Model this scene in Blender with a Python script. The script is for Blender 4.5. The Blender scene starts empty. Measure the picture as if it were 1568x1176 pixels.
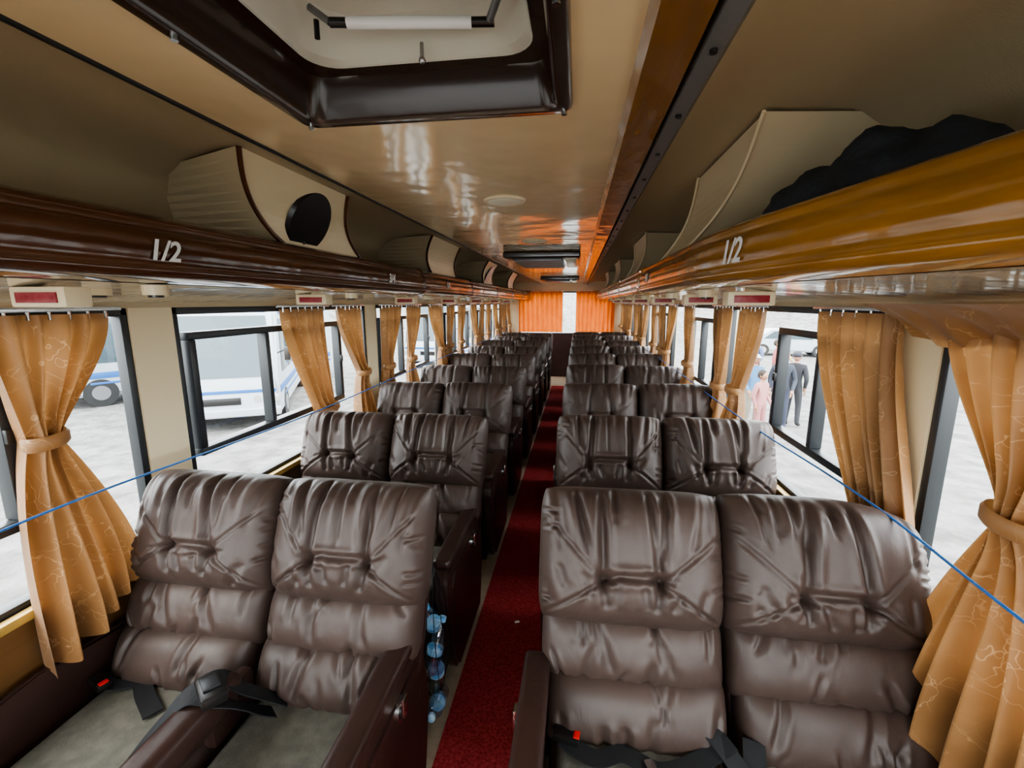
import bpy, bmesh, math, random
import numpy as np
from mathutils import Vector, Matrix, noise
random.seed(7); np.random.seed(7)
E=1.65            # eye height above bus floor
XL,XR=-1.53,0.97  # inner wall faces
Y0,Y1=-1.7,10.0
CX=-0.30
col=bpy.context.scene.collection

# ------------------------------------------------------------- materials
def new_mat(name):
    m=bpy.data.materials.new(name); m.use_nodes=True
    nt=m.node_tree; b=nt.nodes['Principled BSDF']
    return m,nt,b
def N(nt,t,**k):
    n=nt.nodes.new(t)
    for a,v in k.items():
        if a in n.inputs: n.inputs[a].default_value=v
        else: setattr(n,a,v)
    return n
def mat(name,c,rough=.5,metal=0,coat=0,bump=None,spec=.5,stretch=None,c2=None,vscale=8,detail=4):
    m,nt,b=new_mat(name)
    b.inputs['Base Color'].default_value=(*c,1)
    b.inputs['Roughness'].default_value=rough
    b.inputs['Metallic'].default_value=metal
    b.inputs['Coat Weight'].default_value=coat
    b.inputs['Coat Roughness'].default_value=.1
    b.inputs['Specular IOR Level'].default_value=spec
    tc=N(nt,'ShaderNodeTexCoord'); mp=N(nt,'ShaderNodeMapping')
    nt.links.new(tc.outputs['Object'],mp.inputs[0])
    if stretch: mp.inputs['Scale'].default_value=stretch
    if c2:
        n=N(nt,'ShaderNodeTexNoise',Scale=vscale,Detail=detail)
        r=N(nt,'ShaderNodeValToRGB')
        r.color_ramp.elements[0].position=.35; r.color_ramp.elements[1].position=.65
        r.color_ramp.elements[0].color=(*c,1); r.color_ramp.elements[1].color=(*c2,1)
        nt.links.new(mp.outputs[0],n.inputs['Vector']); nt.links.new(n.outputs['Fac'],r.inputs[0])
        nt.links.new(r.outputs[0],b.inputs['Base Color'])
    if bump:
        sc,st,di=bump
        n=N(nt,'ShaderNodeTexNoise',Scale=sc,Detail=3); bp=N(nt,'ShaderNodeBump',Strength=st,Distance=di)
        nt.links.new(mp.outputs[0],n.inputs['Vector']); nt.links.new(n.outputs['Fac'],bp.inputs['Height'])
        nt.links.new(bp.outputs[0],b.inputs['Normal'])
        if coat: nt.links.new(bp.outputs[0],b.inputs['Coat Normal'])
    return m
def leather(name,c,c2,rough=.47):
    m,nt,b=new_mat(name)
    tc=N(nt,'ShaderNodeTexCoord')
    n0=N(nt,'ShaderNodeTexNoise',Scale=5.,Detail=5)
    r=N(nt,'ShaderNodeValToRGB'); r.color_ramp.elements[0].position=.3; r.color_ramp.elements[1].position=.7
    r.color_ramp.elements[0].color=(*c,1); r.color_ramp.elements[1].color=(*c2,1)
    nt.links.new(tc.outputs['Object'],n0.inputs['Vector']); nt.links.new(n0.outputs['Fac'],r.inputs[0]); nt.links.new(r.outputs[0],b.inputs['Base Color'])
    b.inputs['Roughness'].default_value=rough
    b.inputs['Specular IOR Level'].default_value=.5
    mp=N(nt,'ShaderNodeMapping'); mp.inputs['Scale'].default_value=(1.5,1,.8)
    nt.links.new(tc.outputs['Object'],mp.inputs[0])
    n1=N(nt,'ShaderNodeTexNoise',Scale=11.,Detail=3,Distortion=.5); nt.links.new(mp.outputs[0],n1.inputs['Vector'])
    v=N(nt,'ShaderNodeTexVoronoi',Scale=420.); nt.links.new(tc.outputs['Object'],v.inputs['Vector'])
    b1=N(nt,'ShaderNodeBump',Strength=.22,Distance=.012); b2=N(nt,'ShaderNodeBump',Strength=.2,Distance=.001)
    nt.links.new(n1.outputs['Fac'],b1.inputs['Height']); nt.links.new(v.outputs['Distance'],b2.inputs['Height'])
    nt.links.new(b1.outputs[0],b2.inputs['Normal']); nt.links.new(b2.outputs[0],b.inputs['Normal'])
    return m
def wood(name,c,c2,rough=.22):
    m,nt,b=new_mat(name)
    tc=N(nt,'ShaderNodeTexCoord'); mp=N(nt,'ShaderNodeMapping'); mp.inputs['Scale'].default_value=(6,.5,9)
    nt.links.new(tc.outputs['Object'],mp.inputs[0])
    n=N(nt,'ShaderNodeTexNoise',Scale=3.,Detail=6,Distortion=.6); nt.links.new(mp.outputs[0],n.inputs['Vector'])
    r=N(nt,'ShaderNodeValToRGB'); r.color_ramp.elements[0].position=.3; r.color_ramp.elements[1].position=.7
    r.color_ramp.elements[0].color=(*c,1); r.color_ramp.elements[1].color=(*c2,1)
    nt.links.new(n.outputs['Fac'],r.inputs[0]); nt.links.new(r.outputs[0],b.inputs['Base Color'])
    b.inputs['Roughness'].default_value=rough; b.inputs['Coat Weight'].default_value=.6; b.inputs['Coat Roughness'].default_value=.06
    n2=N(nt,'ShaderNodeTexNoise',Scale=5.,Detail=2); nt.links.new(tc.outputs['Object'],n2.inputs['Vector'])
    bp=N(nt,'ShaderNodeBump',Strength=.3,Distance=.02); nt.links.new(n2.outputs['Fac'],bp.inputs['Height'])
    nt.links.new(bp.outputs[0],b.inputs['Normal']); nt.links.new(bp.outputs[0],b.inputs['Coat Normal'])
    return m
def fabric(name,c,c2,vein,trans=.3,va=.35):
    m,nt,b=new_mat(name)
    tc=N(nt,'ShaderNodeTexCoord')
    n=N(nt,'ShaderNodeTexNoise',Scale=7.,Detail=3)
    nt.links.new(tc.outputs['Object'],n.inputs['Vector'])
    mixv=N(nt,'ShaderNodeMixRGB',blend_type='ADD'); mixv.inputs[0].default_value=.4
    nt.links.new(tc.outputs['Object'],mixv.inputs[1]); nt.links.new(n.outputs['Color'],mixv.inputs[2])
    v=N(nt,'ShaderNodeTexVoronoi',Scale=10.,feature='DISTANCE_TO_EDGE'); nt.links.new(mixv.outputs[0],v.inputs['Vector'])
    r=N(nt,'ShaderNodeValToRGB'); e=r.color_ramp.elements
    e[0].position=.0; e[0].color=(*vein,1); e[1].position=.024; e[1].color=(0,0,0,1)
    nt.links.new(v.outputs['Distance'],r.inputs[0])
    n3=N(nt,'ShaderNodeTexNoise',Scale=11.,Detail=1); nt.links.new(tc.outputs['Object'],n3.inputs['Vector'])
    r3=N(nt,'ShaderNodeValToRGB'); r3.color_ramp.elements[0].position=.42; r3.color_ramp.elements[1].position=.6
    nt.links.new(n3.outputs['Fac'],r3.inputs[0])
    mm=N(nt,'ShaderNodeMixRGB',blend_type='MULTIPLY'); mm.inputs[0].default_value=1
    nt.links.new(r.outputs[0],mm.inputs[1]); nt.links.new(r3.outputs[0],mm.inputs[2])
    r2=N(nt,'ShaderNodeValToRGB'); r2.color_ramp.elements[0].position=.35; r2.color_ramp.elements[1].position=.65
    r2.color_ramp.elements[0].color=(*c,1); r2.color_ramp.elements[1].color=(*c2,1)
    nt.links.new(n.outputs['Fac'],r2.inputs[0])
    mx=N(nt,'ShaderNodeMixRGB',blend_type='ADD'); mx.inputs[0].default_value=va
    nt.links.new(r2.outputs[0],mx.inputs[1]); nt.links.new(mm.outputs[0],mx.inputs[2])
    nt.links.new(mx.outputs[0],b.inputs['Base Color']); b.inputs['Roughness'].default_value=.48
    b.inputs['Sheen Weight'].default_value=.2
    t=N(nt,'ShaderNodeBsdfTranslucent'); nt.links.new(mx.outputs[0],t.inputs[0])
    ms=N(nt,'ShaderNodeMixShader'); ms.inputs[0].default_value=trans
    nt.links.new(b.outputs[0],ms.inputs[1]); nt.links.new(t.outputs[0],ms.inputs[2])
    nt.links.new(ms.outputs[0],nt.nodes['Material Output'].inputs[0])
    return m
def glass(name,f=.05,tint=(.93,.97,.96)):
    m,nt,b=new_mat(name); nt.nodes.remove(b)
    t=N(nt,'ShaderNodeBsdfTransparent'); t.inputs[0].default_value=(*tint,1)
    g=N(nt,'ShaderNodeBsdfGlossy'); g.inputs['Roughness'].default_value=.02
    ms=N(nt,'ShaderNodeMixShader'); ms.inputs[0].default_value=f
    nt.links.new(t.outputs[0],ms.inputs[1]); nt.links.new(g.outputs[0],ms.inputs[2])
    nt.links.new(ms.outputs[0],nt.nodes['Material Output'].inputs[0])
    return m

M_LEA=leather('brown_leather',(.050,.032,.026),(.070,.045,.037))
M_LEA2=leather('dark_brown_leather',(.030,.015,.012),(.044,.021,.017),.36)
M_GREY=mat('grey_seat_fabric',(.115,.11,.09),.9,c2=(.16,.15,.125),vscale=30,bump=(300,.4,.002))
M_CEIL=mat('ceiling_laminate',(.76,.59,.36),.15,bump=(2.0,.5,.035),coat=.5)
M_COVE=mat('cream_vinyl',(.50,.405,.26),.45,bump=(260,.2,.002))
M_CREAM=mat('cream_panel',(.76,.64,.43),.35,bump=(3,.2,.01))
M_LID=mat('fibreglass_lid',(.6,.58,.5),.4,bump=(30,.15,.004))
M_WALL=mat('cream_wall',(.74,.62,.41),.5)
M_UND=mat('rack_underside',(.70,.63,.5),.10,bump=(3,.4,.02),coat=.5)
M_WDL=wood('rail_wood_shaded',(.060,.021,.010),(.105,.037,.015),.18)  # rail wood, darkened: shade of the left rail put into the colour
M_WDR=wood('rail_wood_lit',(.27,.12,.018),(.41,.185,.028),.2)  # same rail wood, brightened: light on the right rail put into the colour
M_WDS=wood('brown_varnished_wood',(.17,.075,.015),(.26,.115,.02),.22)
M_TRIM=wood('trim_wood',(.10,.048,.018),(.15,.075,.028),.3)
M_GOLD=mat('gold_trim',(.45,.29,.08),.3,metal=.3,bump=(40,.1,.002))
M_DARKW=mat('dark_lower_wall',(.045,.02,.017),.5,c2=(.065,.028,.024),vscale=5)
M_BLACK=mat('black_plastic',(.012,.011,.011),.28,bump=(150,.1,.002))
M_RUB=mat('black_frame',(.02,.022,.025),.35,bump=(60,.05,.002))
M_FRAME=mat('hatch_frame_brown',(.034,.017,.012),.22,coat=.4,bump=(4,.2,.01))
M_MET=mat('metal',(.5,.5,.5),.25,metal=1,bump=(90,.05,.001))
M_GREYM=mat('grey_metal_strip',(.2,.2,.205),.35,metal=.4,bump=(90,.05,.001))
M_WHITE=mat('white_paint',(.85,.86,.86),.35,bump=(5,.05,.01))
M_VWHITE=mat('vehicle_white',(.36,.39,.42),.35,bump=(5,.05,.01),c2=(.33,.36,.39),vscale=2)
M_LENS=mat('lamp_lens',(.8,.76,.62),.3,bump=(120,.2,.002))
M_RED=mat('red_plastic',(.6,.02,.015),.35,bump=(90,.05,.001))
M_LABEL=mat('maroon_label',(.25,.02,.03),.3,c2=(.34,.05,.06),vscale=60)
M_BELT=mat('seatbelt_webbing',(.012,.013,.015),.6,bump=(400,.5,.002))
M_CARPET=mat('red_carpet',(.24,.022,.024),.95,c2=(.42,.055,.06),vscale=90,bump=(220,1,.006),detail=6,spec=.1)
M_VINYL=mat('beige_vinyl_floor',(.42,.34,.24),.45,c2=(.5,.41,.3),vscale=20)
M_CURT=fabric('gold_curtain',(.30,.145,.050),(.37,.185,.068),(.8,.6,.35),.28,.3)
M_ORAN=fabric('orange_curtain',(.66,.16,.02),(.72,.20,.03),(.1,.05,.0),.35,.05)
M_GLASS=glass('window_glass')
M_CLOTH=mat('black_cloth',(.016,.018,.022),.85,bump=(30,.6,.01))
M_ROPE=mat('blue_rope',(.03,.13,.38),.5,bump=(300,.6,.003))
M_GROUND=mat('pale_gravel',(.10,.097,.09),.9,c2=(.20,.195,.185),vscale=2.5,bump=(9,.8,.06),detail=8)
M_BLUE=mat('blue_paint',(.02,.10,.30),.35,bump=(5,.05,.01))
M_DGL=mat('dark_vehicle_glass',(.06,.085,.10),.08,bump=(3,.05,.01))
M_TYRE=mat('tyre',(.02,.02,.02),.8,bump=(60,.3,.005))
M_HEAD=mat('headlamp',(.5,.5,.48),.1,metal=.5,bump=(80,.2,.003))
M_PET=glass('clear_plastic',.25,(.8,.9,.95))
M_PBLUE=mat('bottle_label_blue',(.05,.3,.65),.35,c2=(.5,.7,.85),vscale=25)

# ------------------------------------------------------------- helpers
def link(o,parent=None):
    col.objects.link(o)
    if parent: o.parent=parent
    return o
def empty(name,loc=(0,0,0)):
    o=bpy.data.objects.new(name,None); o.empty_display_size=.1; o.location=loc
    col.objects.link(o); return o
def mesh(name,V,F,m,smooth=False):
    me=bpy.data.meshes.new(name); me.from_pydata([tuple(map(float,v)) for v in V],[],F)
    for x in (m if isinstance(m,(list,tuple)) else [m]): me.materials.append(x)
    bm=bmesh.new(); bm.from_mesh(me); bmesh.ops.recalc_face_normals(bm,faces=bm.faces); bm.to_mesh(me); bm.free()
    if smooth: me.polygons.foreach_set('use_smooth',[True]*len(me.polygons))
    me.update(); return me
def obj(name,me,parent=None,loc=(0,0,0),rot=(0,0,0)):
    o=bpy.data.objects.new(name,me); o.location=loc; o.rotation_euler=rot; return link(o,parent)
class B:
    """accumulates bevelled boxes/cylinders/profiles in one mesh"""
    def __init__(s): s.bm=bmesh.new(); s.mats=[]
    def mi(s,m):
        if m not in s.mats: s.mats.append(m)
        return s.mats.index(m)
    def add(s,tmp,m,smooth=False,mtx=None):
        if mtx is not None: bmesh.ops.transform(tmp,matrix=mtx,verts=tmp.verts)
        i=s.mi(m)
        bmesh.ops.recalc_face_normals(tmp,faces=tmp.faces)
        for f in tmp.faces: f.material_index=i; f.smooth=smooth
        me=bpy.data.meshes.new('t'); tmp.to_mesh(me); tmp.free(); s.bm.from_mesh(me); bpy.data.meshes.remove(me)
    def box(s,lo,hi,m,bev=0,seg=2,mtx=None,smooth=False):
        t=bmesh.new(); bmesh.ops.create_cube(t,size=1)
        c=[(lo[i]+hi[i])/2 for i in range(3)]; d=[abs(hi[i]-lo[i]) for i in range(3)]
        for v in t.verts: v.co=Vector([v.co[i]*d[i]+c[i] for i in range(3)])
        if bev>0: bmesh.ops.bevel(t,geom=t.edges[:],offset=min(bev,min(d)*.45),segments=seg,affect='EDGES',profile=.6)
        s.add(t,m,smooth or bev>0,mtx)
    def cyl(s,a,b,r,m,r2=None,seg=20,mtx=None):
        a=Vector(a); b=Vector(b); L=(b-a).length
        t=bmesh.new(); bmesh.ops.create_cone(t,cap_ends=True,segments=seg,radius1=r,radius2=r if r2 is None else r2,depth=L)
        q=Vector((0,0,1)).rotation_difference(b-a).to_matrix().to_4x4()
        bmesh.ops.transform(t,matrix=Matrix.Translation((a+b)/2)@q,verts=t.verts)
        s.add(t,m,True,mtx)
    def prof(s,pts,lo,hi,m,axis='x',bev=0,smooth=False,seg=2):
        t=bmesh.new()
        def P(p,a): return {'x':(a,p[0],p[1]),'y':(p[0],a,p[1]),'z':(p[0],p[1],a)}[axis]
        A=[t.verts.new(P(p,lo)) for p in pts]; C=[t.verts.new(P(p,hi)) for p in pts]
        t.faces.new(A); t.faces.new(C[::-1]); n=len(pts)
        for i in range(n): t.faces.new([A[i],C[i],C[(i+1)%n],A[(i+1)%n]])
        if bev>0:
            ed=[e for e in t.edges if (e.verts[0] in A)==(e.verts[1] in A)]
            bmesh.ops.bevel(t,geom=ed,offset=bev,segments=seg,affect='EDGES')
        s.add(t,m,smooth or bev>0)
    def sph(s,c,r,m,sc=(1,1,1),mtx=None):
        t=bmesh.new(); bmesh.ops.create_uvsphere(t,u_segments=20,v_segments=12,radius=r)
        for v in t.verts: v.co=Vector([v.co[i]*sc[i]+c[i] for i in range(3)])
        s.add(t,m,True,mtx)
    def quad(s,pts,m,smooth=False):
        t=bmesh.new(); t.faces.new([t.verts.new(p) for p in pts]); s.add(t,m,smooth)
    def mesh(s,name):
        me=bpy.data.meshes.new(name); s.bm.to_mesh(me); s.bm.free()
        for m in s.mats: me.materials.append(m)
        try: me.set_sharp_from_angle(angle=math.radians(42))
        except Exception: pass
        return me
    def obj(s,name,parent=None,loc=(0,0,0),rot=(0,0,0)): return obj(name,s.mesh(name),parent,loc,rot)
def strip(name,pts,ys,m,parent=None,xoff=None,smooth=True,wt=None):
    V=[];F=[]; n=len(pts)
    for y in ys:
        dx=xoff(y) if xoff else 0
        for i,p in enumerate(pts): V.append((p[0]+dx*(wt[i] if wt else 1),y,p[1]))
    for j in range(len(ys)-1):
        for i in range(n-1): F.append((j*n+i,j*n+i+1,(j+1)*n+i+1,(j+1)*n+i))
    return obj(name,mesh(name,V,F,m,smooth),parent)
def tube(name,pts,r,m,parent=None,loc=(0,0,0)):
    c=bpy.data.curves.new(name,'CURVE'); c.dimensions='3D'; c.bevel_depth=r; c.bevel_resolution=3; c.resolution_u=6; c.use_fill_caps=True
    s=c.splines.new('NURBS'); s.points.add(len(pts)-1)
    for p,q in zip(s.points,pts): p.co=(*q,1)
    s.use_endpoint_u=True; s.order_u=3; c.materials.append(m)
    o=bpy.data.objects.new(name,c); o.location=loc; return link(o,parent)
def ribbon(name,pts,w,m,parent=None,loc=(0,0,0),up=(0,0,1),th=.003):
    P=[Vector(p) for p in pts]
    Q=[]
    for i in range(len(P)-1):
        p0=P[max(i-1,0)];p1=P[i];p2=P[i+1];p3=P[min(i+2,len(P)-1)]
        for k in range(6):
            t=k/6; Q.append(.5*((2*p1)+(p2-p0)*t+(2*p0-5*p1+4*p2-p3)*t*t+(3*p1-p0-3*p2+p3)*t**3))
    Q.append(P[-1]); V=[];F=[]
    U=Vector(up)
    for i,q in enumerate(Q):
        d=(Q[min(i+1,len(Q)-1)]-Q[max(i-1,0)]).normalized(); s=d.cross(U).normalized(); n=s.cross(d).normalized()
        for a,b in ((-1,-1),(1,-1),(1,1),(-1,1)): V.append(q+s*a*w/2+n*b*th/2)
    for i in range(len(Q)-1):
        for k in range(4): F.append((i*4+k,i*4+(k+1)%4,(i+1)*4+(k+1)%4,(i+1)*4+k))
    F.append((0,1,2,3)); k=(len(Q)-1)*4; F.append((k+3,k+2,k+1,k))
    return obj(name,mesh(name,V,F,m),parent,loc)

# ------------------------------------------------------------- cushions
def segdist(X,R,a,b):
    ax,ar=a; bx,br=b; dx,dr=bx-ax,br-ar; L=dx*dx+dr*dr+1e-9
    t=np.clip(((X-ax)*dx+(R-ar)*dr)/L,0,1)
    return np.hypot(X-(ax+t*dx),R-(ar+t*dr)),t
def cushion(w,h,T,depth,creases,tufts,nu,nv,pu=4,pv=3,ck=.07,slope=0):
    tu=np.linspace(-1,1,nu); tv=np.linspace(-1,1,nv)
    u=np.sin(np.pi/2*tu)*.55+tu*.45; v=np.sin(np.pi/2*tv)*.55+tv*.45
    U,Vv=np.meshgrid(u,v)
    X=w/2*U*(1-ck*np.abs(Vv)**6); R=h/2*Vv*(1-ck*np.abs(U)**6)
    if slope: R=R-slope*np.clip(U,0,1)**2.2*np.clip((Vv+.2)/1.2,0,1)*h
    H=T*((1-np.abs(U)**pu).clip(0)**.5)*((1-np.abs(Vv)**pv).clip(0)**.5)
    edge=((1-np.abs(U)**10).clip(0)*(1-np.abs(Vv)**10).clip(0))
    D=np.zeros_like(H)
    for (a,b,dep,wd) in creases:
        d,t=segdist(X,R,a,b)
        taper=np.minimum(1,np.minimum(t,1-t)*5+.15)
        D+=dep*(np.exp(-(d/wd)**2)-.35*np.exp(-((d-2.2*wd)/(wd*1.1))**2))*taper
    for (a,dep,wd) in tufts:
        d=np.hypot(X-a[0],R-a[1]); D+=dep*np.exp(-(d/wd)**1.5)
    H=H-np.minimum(D,T*.7)*edge**.3
    V=[];F=[]
    for j in range(nv):
        for i in range(nu): V.append((X[j,i],-H[j,i],R[j,i]))
    for j in range(nv-1):
        for i in range(nu-1): F.append((j*nu+i,j*nu+i+1,(j+1)*nu+i+1,(j+1)*nu+i))
    ring=[i for i in range(nu)]+[j*nu+nu-1 for j in range(1,nv)]+[(nv-1)*nu+i for i in range(nu-2,-1,-1)]+[j*nu for j in range(nv-2,0,-1)]
    base=len(V)
    for k in ring: V.append((V[k][0],depth*.5,V[k][2]))
    for k in ring: V.append((V[k][0]*.97,depth,V[k][2]*.97))
    n=len(ring)
    for q in range(n):
        a,b=ring[q],ring[(q+1)%n]; F.append((a,b,base+(q+1)%n,base+q))
        F.append((base+q,base+(q+1)%n,base+n+(q+1)%n,base+n+q))
    F.append([base+n+q for q in range(n)])
    return V,F
def head_mesh(seed,w=.505,h=.37,hi=True,slope=0):
    rs=random.Random(seed); j=lambda a:rs.uniform(-a,a)
    tx=.080+j(.012); tr=-.06+j(.012)
    Lp=(-tx,tr+j(.006)); Rp=(tx,tr+j(.006))
    cr=[(Lp,(-w*.47,-h*.44),.009,.005),(Rp,(w*.47,-h*.44),.009,.005),
        (Lp,(-w*.46,h*.25+j(.03)),.006,.005),(Rp,(w*.46,h*.25+j(.03)),.006,.005),
        ((-tx-.004,tr+.012),(tx+.004,tr+.012),.016,.009),
        ((-tx*.5,tr-.004),(-tx*.35+j(.02),tr-.07),.010,.009),((tx*.45,tr-.004),(tx*.4+j(.02),tr-.07),.010,.009),
        (Lp,(-tx+.01+j(.03),h*.5),.020,.010),(Rp,(tx-.01+j(.03),h*.5),.020,.010),
        (Lp,(-tx*.85,-h*.36),.014,.010),(Rp,(tx*.85,-h*.36),.014,.010)]
    for k in range(13):
        x=rs.uniform(-w*.44,w*.44); L=rs.uniform(.05,.20)
        cr.append(((x,h*.5),(x*.88+j(.02),h*.5-L),rs.uniform(.004,.012),rs.uniform(.006,.012)))
    for p in (Lp,Rp):
        for k in range(5):
            a=rs.uniform(0,6.28); L=rs.uniform(.03,.07)
            cr.append((p,(p[0]+L*math.cos(a),p[1]+L*math.sin(a)),.006,.006))
    for k in range(6):
        s=rs.choice((-1,1)); x=s*rs.uniform(.10,.22); r=rs.uniform(-.16,-.08)
        cr.append(((x,r),(x+j(.05)+.02*s,r+rs.uniform(.04,.09)),.007,.010))
    for k in range(10):
        r=rs.uniform(-h*.4,h*.35); s=rs.choice((-1,1))
        cr.append(((s*w*.5,r),(s*w*(.5-rs.uniform(.04,.12)),r+j(.015)),.009,.005))
    q=(104,90) if hi else (44,40)
    V,F=cushion(w,h,.12,.07,cr,[(Lp,.045,.020),(Rp,.045,.020)],q[0],q[1],pu=5,pv=3.6,ck=.055,slope=slope)
    return mesh('headrest_cushion',V,F,M_LEA,True)
def roll_mesh(seed,w=.485,h=.195,hi=True,name='lumbar_cushion'):
    rs=random.Random(seed); j=lambda a:rs.uniform(-a,a)
    cr=[]
    for k in range(10):
        x=rs.uniform(-w*.42,w*.42); s=rs.choice((-1,1)); L=rs.uniform(.03,.14)
        cr.append(((x,s*h*.5),(x+j(.05),s*(h*.5-L)),rs.uniform(.005,.013),rs.uniform(.005,.011)))
    if seed%2: cr.append(((-w*.16+j(.04),h*.5),(-w*.13+j(.05),-h*.3),.012,.012)); cr.append(((w*.16+j(.04),h*.5),(w*.15+j(.04),-h*.3),.010,.012))
    q=(84,48) if hi else (36,22)
    V,F=cushion(w,h,.085,.07,cr,[],q[0],q[1],pu=6,pv=2.6,ck=.04)
    return mesh(name,V,F,M_LEA,True)
ANG=math.radians(23)
def base_mesh(side):
    """shared pair body; side=+1: aisle is at +x, -1: aisle at -x"""
    b=B()
    W=.5
    pr=[(-.24,.58),(-.50,.60),(-.70,.59),(-.755,.565),(-.775,.52),(-.77,.44),(-.72,.30),(-.66,.10),(-.60,.03),(-.16,.03),(-.10,.3),(-.13,.50)]
    for s in (-1,1):
        aisle=(s==side)
        xo=s*(W+.008) if not aisle else s*(W-(.085 if side==1 else .035))
        th=.06 if aisle else .025
        lo,hi=min(xo,xo+s*th),max(xo,xo+s*th)
        b.prof(pr,lo,hi,M_LEA2,'x',bev=.014)
        if aisle:
            b.box((lo-.006,-.745,.58),(hi+.006,-.24,.62),M_LEA2,.018,3)
            o=hi if s>0 else lo
            b.prof([(-.22,.53),(-.66,.53),(-.70,.48),(-.60,.14),(-.20,.14)],o-.003,o+s*.006,M_LEA2,'x',bev=.003)
            b.cyl((o,-.36,.50),(o+s*.014,-.36,.50),.034,M_MET)
            b.cyl((o+s*.012,-.36,.50),(o+s*.018,-.36,.50),.026,M_BLACK)
            b.box((o+s*.012,-.375,.48),(o+s*.024,-.345,.54),M_MET,.004)
    mt=Matrix.Translation((0,-.30,.42))@Matrix.Rotation(-ANG,4,'X')
    for cx in (-W/2,W/2):
        b.box((cx-.228,.055,-.10),(cx+.228,.125,.62),M_LEA2,.03,3,mtx=mt)
        b.box((cx-.18,.12,.05),(cx+.18,.135,.40),M_LEA,.01,2,mtx=mt)
    for cx in (-W/2,W/2):
        a,c=cx-.235,cx+.235
        if cx*side>0 and side==1: c-=.075
        if cx*side>0 and side==-1: a+=.03
        b.box((a,-.80,.30),(c,-.27,.445),M_LEA,.045,4)
        b.box((a+.02,-.775,.40),(c-.02,-.33,.458),M_GREY,.025,3)
        b.box((a+.01,-.80,.10),(c-.01,-.73,.33),M_LEA,.03,3)
    b.box((-W+.05,-.62,.0),(-W+.10,-.25,.30),M_RUB,.006); b.box((W-.14,-.62,.0),(W-.09,-.25,.30),M_RUB,.006)
    b.box((-W+.05,-.6,.22),(W-.09,-.28,.29),M_RUB,.006)
    return b.mesh('seat_frame')
BASES={1:base_mesh(1),-1:base_mesh(-1)}
HS_HI=[head_mesh(s,slope=sl) for s,sl in ((1,0),(2,0),(3,0),(4,.12))]
HS_LO=[head_mesh(s,hi=False) for s in (11,12,13,14)]
RL_HI=[roll_mesh(s) for s in range(20,26)]
RL_LO=[roll_mesh(s,hi=False) for s in range(30,34)]
def back_pt(off,r):
    return Vector((0,-.30,.42))+Matrix.Rotation(-ANG,3,'X')@Vector((0,-off,r))
random.seed(5)
def seat_pair(cx,y,side,row):
    p=empty('reclining_bus_double_seat',(cx,y,0))
    p.scale=(1.015,1,1.028) if side==1 else (1.04,1,1.052)
    if row: p.scale.x*=.985
    obj('seat_frame',BASES[side],p)
    hi=row<2
    for k,sx in enumerate((-.25,.25)):
        H=(HS_HI if hi else HS_LO); R=(RL_HI if hi else RL_LO)
        if row==0: hm=H[(0,1)[k]] if side==1 else H[(2,3)[k]]
        else: hm=random.choice(H[:3])
        jr=lambda a:random.uniform(-a,a)
        o=obj('headrest_cushion',hm,p,(sx,*back_pt(.01,.475+jr(.006))[1:]),(-ANG+jr(.03),jr(.015),0))
        o=obj('lumbar_cushion',random.choice(R),p,(sx-.006*side,*back_pt(0,.235)[1:]),(-ANG,jr(.01),0))
        o=obj('lower_back_cushion',random.choice(R),p,(sx-.016*side,*back_pt(.01,.085)[1:]),(-ANG-.05,jr(.01),0)); o.scale.x=.97
    return p
LCX,RCX=-.958,.426
PITCH=.92
rows=[1.39+PITCH*i for i in range(9)]
pairs={}
for i,y in enumerate(rows):
    pairs[(0,i)]=seat_pair(LCX,y,1,i)
    pairs[(1,i)]=seat_pair(RCX,y,-1,i)
def buckle(parent,loc,rz,red=True):
    b=B(); b.box((-.018,-.035,0),(.018,.035,.02),M_BLACK,.005); b.box((-.012,-.034,.006),(.012,-.018,.0225),M_RED,.003)
    b.obj('seatbelt_buckle',parent,loc,(0,0,rz))
L0=pairs[(0,0)]; R0=pairs[(1,0)]
b=B()
b.box((-.045,-.84,.52),(.045,-.40,.61),M_LEA2,.035,4); b.box((-.02,-.50,.44),(.02,-.34,.56),M_LEA2,.015)
b.obj('middle_armrest',L0)
ribbon('seatbelt_webbing',[(-.49,-.36,.475),(-.42,-.38,.475),(-.36,-.36,.47),(-.30,-.40,.468),(-.22,-.45,.468)],.048,M_BELT,L0)
buckle(L0,(-.45,-.40,.485),1.2)
ribbon('seatbelt_webbing',[(-.14,-.62,.47),(-.08,-.56,.56),(-.02,-.52,.617),(.05,-.50,.60),(.09,-.44,.52),(.12,-.40,.475)],.05,M_BELT,L0)
ribbon('seatbelt_webbing',[(-.12,-.58,.475),(-.07,-.50,.58),(0,-.45,.62),(.06,-.42,.56),(.13,-.36,.475)],.05,M_BELT,L0)
b=B(); b.box((-.03,-.05,0),(.03,.05,.03),M_BLACK,.008); b.box((-.02,-.02,.03),(.02,.03,.036),M_RUB,.004); b.obj('seatbelt_buckle',L0,(.03,-.50,.615),(0,0,.9))
buckle(R0,(-.41,-.37,.475),1.4)
ribbon('seatbelt_webbing',[(-.42,-.37,.475),(-.34,-.41,.472),(-.27,-.39,.475),(-.18,-.42,.472),(-.08,-.39,.49),(-.01,-.36,.52)],.048,M_BELT,R0)
ribbon('seatbelt_webbing',[(-.05,-.34,.52),(-.01,-.40,.50),(.02,-.48,.475),(-.04,-.56,.47),(-.10,-.60,.468)],.05,M_BELT,R0)
ribbon('seatbelt_webbing',[(.05,-.34,.51),(.02,-.42,.485),(-.05,-.44,.475),(-.14,-.48,.472)],.05,M_BELT,R0)
b=B(); b.box((-.012,-.04,0),(.012,.04,.008),M_MET,.003); b.obj('seatbelt_tongue',R0,(-.2,-.44,.476),(0,0,.3))

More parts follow.
